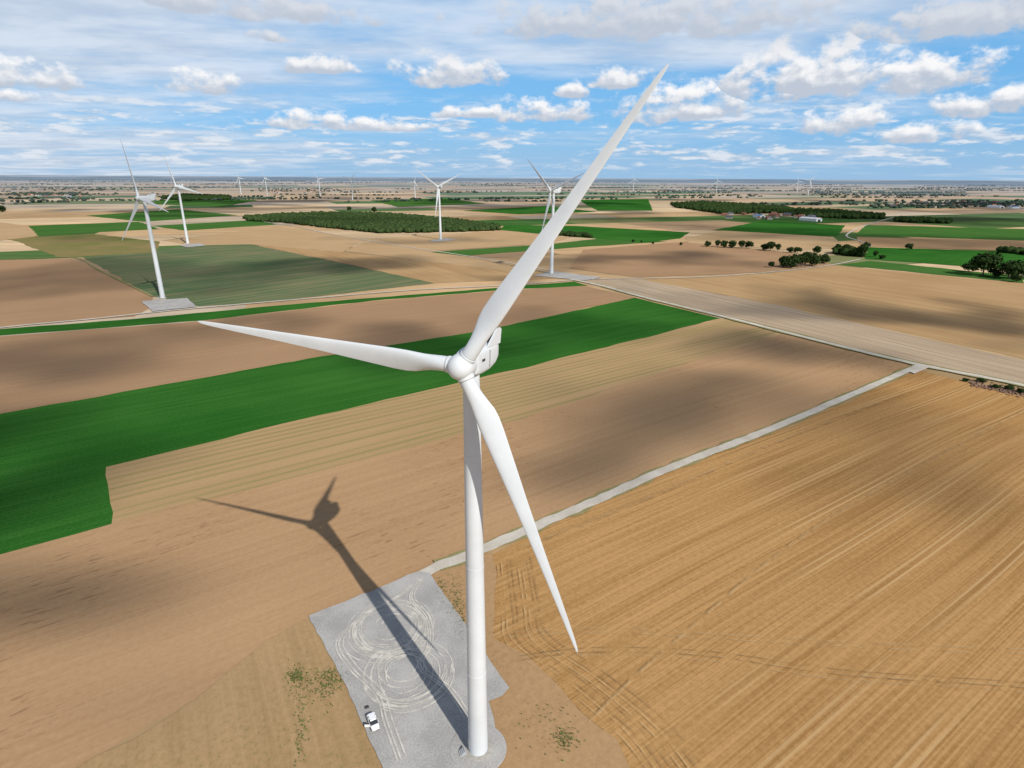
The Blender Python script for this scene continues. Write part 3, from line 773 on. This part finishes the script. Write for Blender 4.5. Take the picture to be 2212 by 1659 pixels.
for sy in (-1, 1):
    for nm, xx in (("pillar_a", -.55), ("pillar_b", -1.35)):
        V, Fc = box(xx-.06, xx+.06, min(sy*.60, sy*.80), max(sy*.60, sy*.80), .95, 1.40); obj(nm, mk(nm, V, Fc, CARW, smooth=False), parent=ce)
    V, Fc = box(.72, .86, min(sy*.82, sy*1.0), max(sy*.82, sy*1.0), .93, 1.05); obj("mirror", mk("mirror", V, Fc, CARW, smooth=False), parent=ce)
    V, Fc = box(1.85, 2.03, min(sy*.45, sy*.70), max(sy*.45, sy*.70), .6, .74); obj("headlight", mk("headlight", V, Fc, HL, smooth=False), parent=ce)
    V, Fc = box(-2.08, -1.95, min(sy*.5, sy*.76), max(sy*.5, sy*.76), .6, .85); obj("taillight", mk("taillight", V, Fc, RED, smooth=False), parent=ce)
V, Fc = lathe([(.2, -.11), (.31, -.1), (.32, 0), (.31, .1), (.2, .11)], 24); WH = mk("wheel", V, Fc, TYR)
for xx in (-1.3, 1.3):
    for yy in (-.80, .80):
        o_ = obj("wheel", WH, (xx, yy, .32), parent=ce); o_.rotation_euler = (math.pi/2, 0, 0)
V, Fc = box(-1.05, 0, -.03, .03, .3, .95); dr = obj("open_door", mk("open_door", V, Fc, CARW, smooth=False), (.6, -.88, 0), parent=ce); dr.rotation_euler = (0, 0, math.radians(62))
V, Fc = box(-.95, -.15, -.02, .02, .97, 1.35); dg = obj("door_window", mk("door_window", V, Fc, GLASS, smooth=False), (.6, -.88, 0), parent=ce); dg.rotation_euler = (0, 0, math.radians(62))
bx, by = G(793,1534); be = empty("equipment_bag", (bx, by, .70), .4)
V, Fc = box(-.45, .45, -.28, .28, 0, .35, .05); o_ = obj("case", mk("case", V, Fc, DARK, smooth=False), parent=be); md = o_.modifiers.new('b', 'BEVEL'); md.width = .06
V, Fc = boxes([(-.2, -.16, -.02, .02, .33, .45, 0), (.16, .2, -.02, .02, .33, .45, 0), (-.2, .2, -.02, .02, .45, .49, 0)]); obj("handle", mk("handle", V, Fc, DARK, smooth=False), parent=be)

# ------------------------------------------------------------------ weeds and rubble
WEEDM = leaf_mat("weeds", (.06,.10,.025), (.14,.18,.055))
V = []; Fc = []
for (px, py, rx, ry, n) in [(650,1480,22,50,180),(712,1470,34,22,320),(640,1465,20,12,160),(690,1500,30,30,100),(985,1300,14,45,200),(955,1280,10,30,80),(1222,1600,24,22,160),(1180,1560,60,50,70),(650,1590,14,60,120),(1000,1345,8,30,80),(1940,850,60,10,80),(2000,815,20,6,40)]:
    for _ in range(n):
        x_, y_ = G(px+rng.gauss(0, .6)*rx, py+rng.gauss(0, .6)*ry); s = rng.uniform(.05, .22)
        for k in range(4):
            a = rng.uniform(0, 6.28); d = Vector((math.cos(a), math.sin(a), rng.uniform(.3, 1.2)))*s; q = Vector((-math.sin(a), math.cos(a), 0))*s*.4
            b0 = Vector((x_, y_, .6)); o_ = len(V)
            V += [tuple(b0-q*.5), tuple(b0+q*.5), tuple(b0+d+q), tuple(b0+d-q)]; Fc.append((o_, o_+1, o_+2, o_+3))
obj("weeds", np_mesh("weeds", V, Fc, 4, WEEDM))
STN = simple("rubble_stone", (.24,.14,.095), .9, var=.5, vs=.8)
pts = [G(2095+q, 829+q*.19+rng.gauss(0, 3.5)) for q in [rng.uniform(0, 300) for _ in range(800)]]
mass("rubble_heap", pts, I1, STN, .25, .8, 1.)

# ------------------------------------------------------------------ added sheet, unseen behind/above the viewpoint, shaped to shadow the fields
CH = 900.; off = np.array([SUN_H[0], SUN_H[1]])*(CH/math.tan(EL))
SH = [(20,1340,360,95,.8),(300,1300,160,50,.25),(400,1560,190,90,.25),(-20,1090,330,100,.85),(-300,1000,300,120,.8),(330,990,170,40,.45),(60,790,290,55,.8),(430,712,280,22,.55),(980,745,240,34,.7),(1280,700,170,24,.45),
      (1470,880,350,70,.85),(1230,965,180,52,.7),(1850,785,190,42,.8),(1620,760,180,26,.6),(2040,960,260,75,.55),(2190,1130,130,100,.5),(1900,1080,150,70,.3),(1850,660,360,26,.85),(2150,725,170,24,.4),(1500,628,140,10,.3),
      (170,605,330,38,.6),(720,575,210,25,.8),(560,600,170,26,.35),(1400,562,260,19,.8),(1130,590,120,10,.6),(1650,505,220,14,.7),(2080,525,280,16,.8),(1900,480,260,7,.7),(900,520,160,7,.5),(1230,470,220,7,.7),(250,515,170,9,.4),(500,455,240,6,.5),(700,480,160,8,.4)]
gx = np.arange(-3000, 3001, 15.); gy = np.arange(-400, 3500, 15.)
X, Y = np.meshgrid(gx, gy)
def vnoise(X, Y, sc, seed):
    r = np.random.RandomState(seed); Gd = r.rand(64, 64)
    u = X/sc+100; v = Y/sc+100; i = np.floor(u).astype(int); j = np.floor(v).astype(int); fu = u-i; fv = v-j
    fu = fu*fu*(3-2*fu); fv = fv*fv*(3-2*fv)
    g_ = lambda a, b_: Gd[a % 64, b_ % 64]
    return (g_(i, j)*(1-fu)+g_(i+1, j)*fu)*(1-fv)+(g_(i, j+1)*(1-fu)+g_(i+1, j+1)*fu)*fv
wx = (vnoise(X, Y, 90, 1)-.5)*80+(vnoise(X, Y, 40, 2)-.5)*45; wy = (vnoise(X, Y, 90, 3)-.5)*80+(vnoise(X, Y, 40, 4)-.5)*45
sc_ = np.clip(np.hypot(X, Y)/400, .5, 1.6)
Xw = X+wx*sc_; Yw = Y+wy*sc_
Dn = np.zeros_like(X)
for (cx, cy, rx, ry, s) in SH:
    c0 = G(cx, cy); ex = abs(G(cx+rx, cy)[0]-c0[0]); y1, y0 = G(cx, max(cy-ry, 392))[1], G(cx, cy+ry)[1]
    q = ((Xw-c0[0])/ex)**2+((Yw-(y0+y1)/2)/(abs(y1-y0)/2))**2
    Dn = 1-(1-Dn)*(1-s*np.clip(1.15-q*.7, 0, 1))
Dn = Dn*(.8+.4*vnoise(X, Y, 45, 31))
far = vnoise(X, Y*1.3, 320, 11)*.6+vnoise(X, Y*1.3, 130, 12)*.4
fw = np.clip((Y-1300)/500, 0, 1)+np.clip((np.abs(X)-1500)/500, 0, 1)+np.clip((-Y-50)/200, 0, 1)
Dn = np.maximum(Dn, np.clip((far-.5)*5, 0, .8)*np.clip(fw, 0, 1))
edge = np.clip(np.minimum.reduce([X+3000, 3000-X, Y+400, 3485-Y])/250, 0, 1)
Dn = np.clip(Dn*edge*.93, 0, .9)
zz_ = CH+(vnoise(X, Y, 200, 20)-.5)*50
Vv = np.stack([X+off[0], Y+off[1], zz_], -1).reshape(-1, 3)
ny, nx = X.shape; idx = np.arange(ny*nx).reshape(ny, nx)
Ff = np.stack([idx[:-1, :-1], idx[:-1, 1:], idx[1:, 1:], idx[1:, :-1]], -1).reshape(-1, 4)
dmax = Dn.ravel()[Ff].max(1); Ff = Ff[dmax > .01]
mt, tt, b = matte("shadow_sheet")
b.inputs['Color'].default_value = (.9, .9, .9, 1)
at = tt.node('ShaderNodeAttribute'); at.attribute_name = 'dens'
tr = tt.node('ShaderNodeBsdfTransparent'); tl = tt.node('ShaderNodeBsdfTranslucent'); tl.inputs[0].default_value = (.9, .9, .9, 1)
mxa = tt.node('ShaderNodeMixShader'); mxa.inputs[0].default_value = .5; tt.l.new(b.outputs[0], mxa.inputs[1]); tt.l.new(tl.outputs[0], mxa.inputs[2])
mxb = tt.node('ShaderNodeMixShader')
tt.l.new(at.outputs['Fac'], mxb.inputs[0]); tt.l.new(tr.outputs[0], mxb.inputs[1]); tt.l.new(mxa.outputs[0], mxb.inputs[2])
tt.l.new(mxb.outputs[0], mt.node_tree.nodes['Material Output'].inputs[0])
cme = np_mesh("cloud_shadow_sheet", Vv, Ff, 4, mt, smooth=True)  # sheet opacity patterned to drop shadows on chosen ground patches
aa = cme.attributes.new('dens', 'FLOAT', 'POINT'); aa.data.foreach_set('value', Dn.astype(np.float32).ravel())
obj("cloud_shadow_sheet", cme)
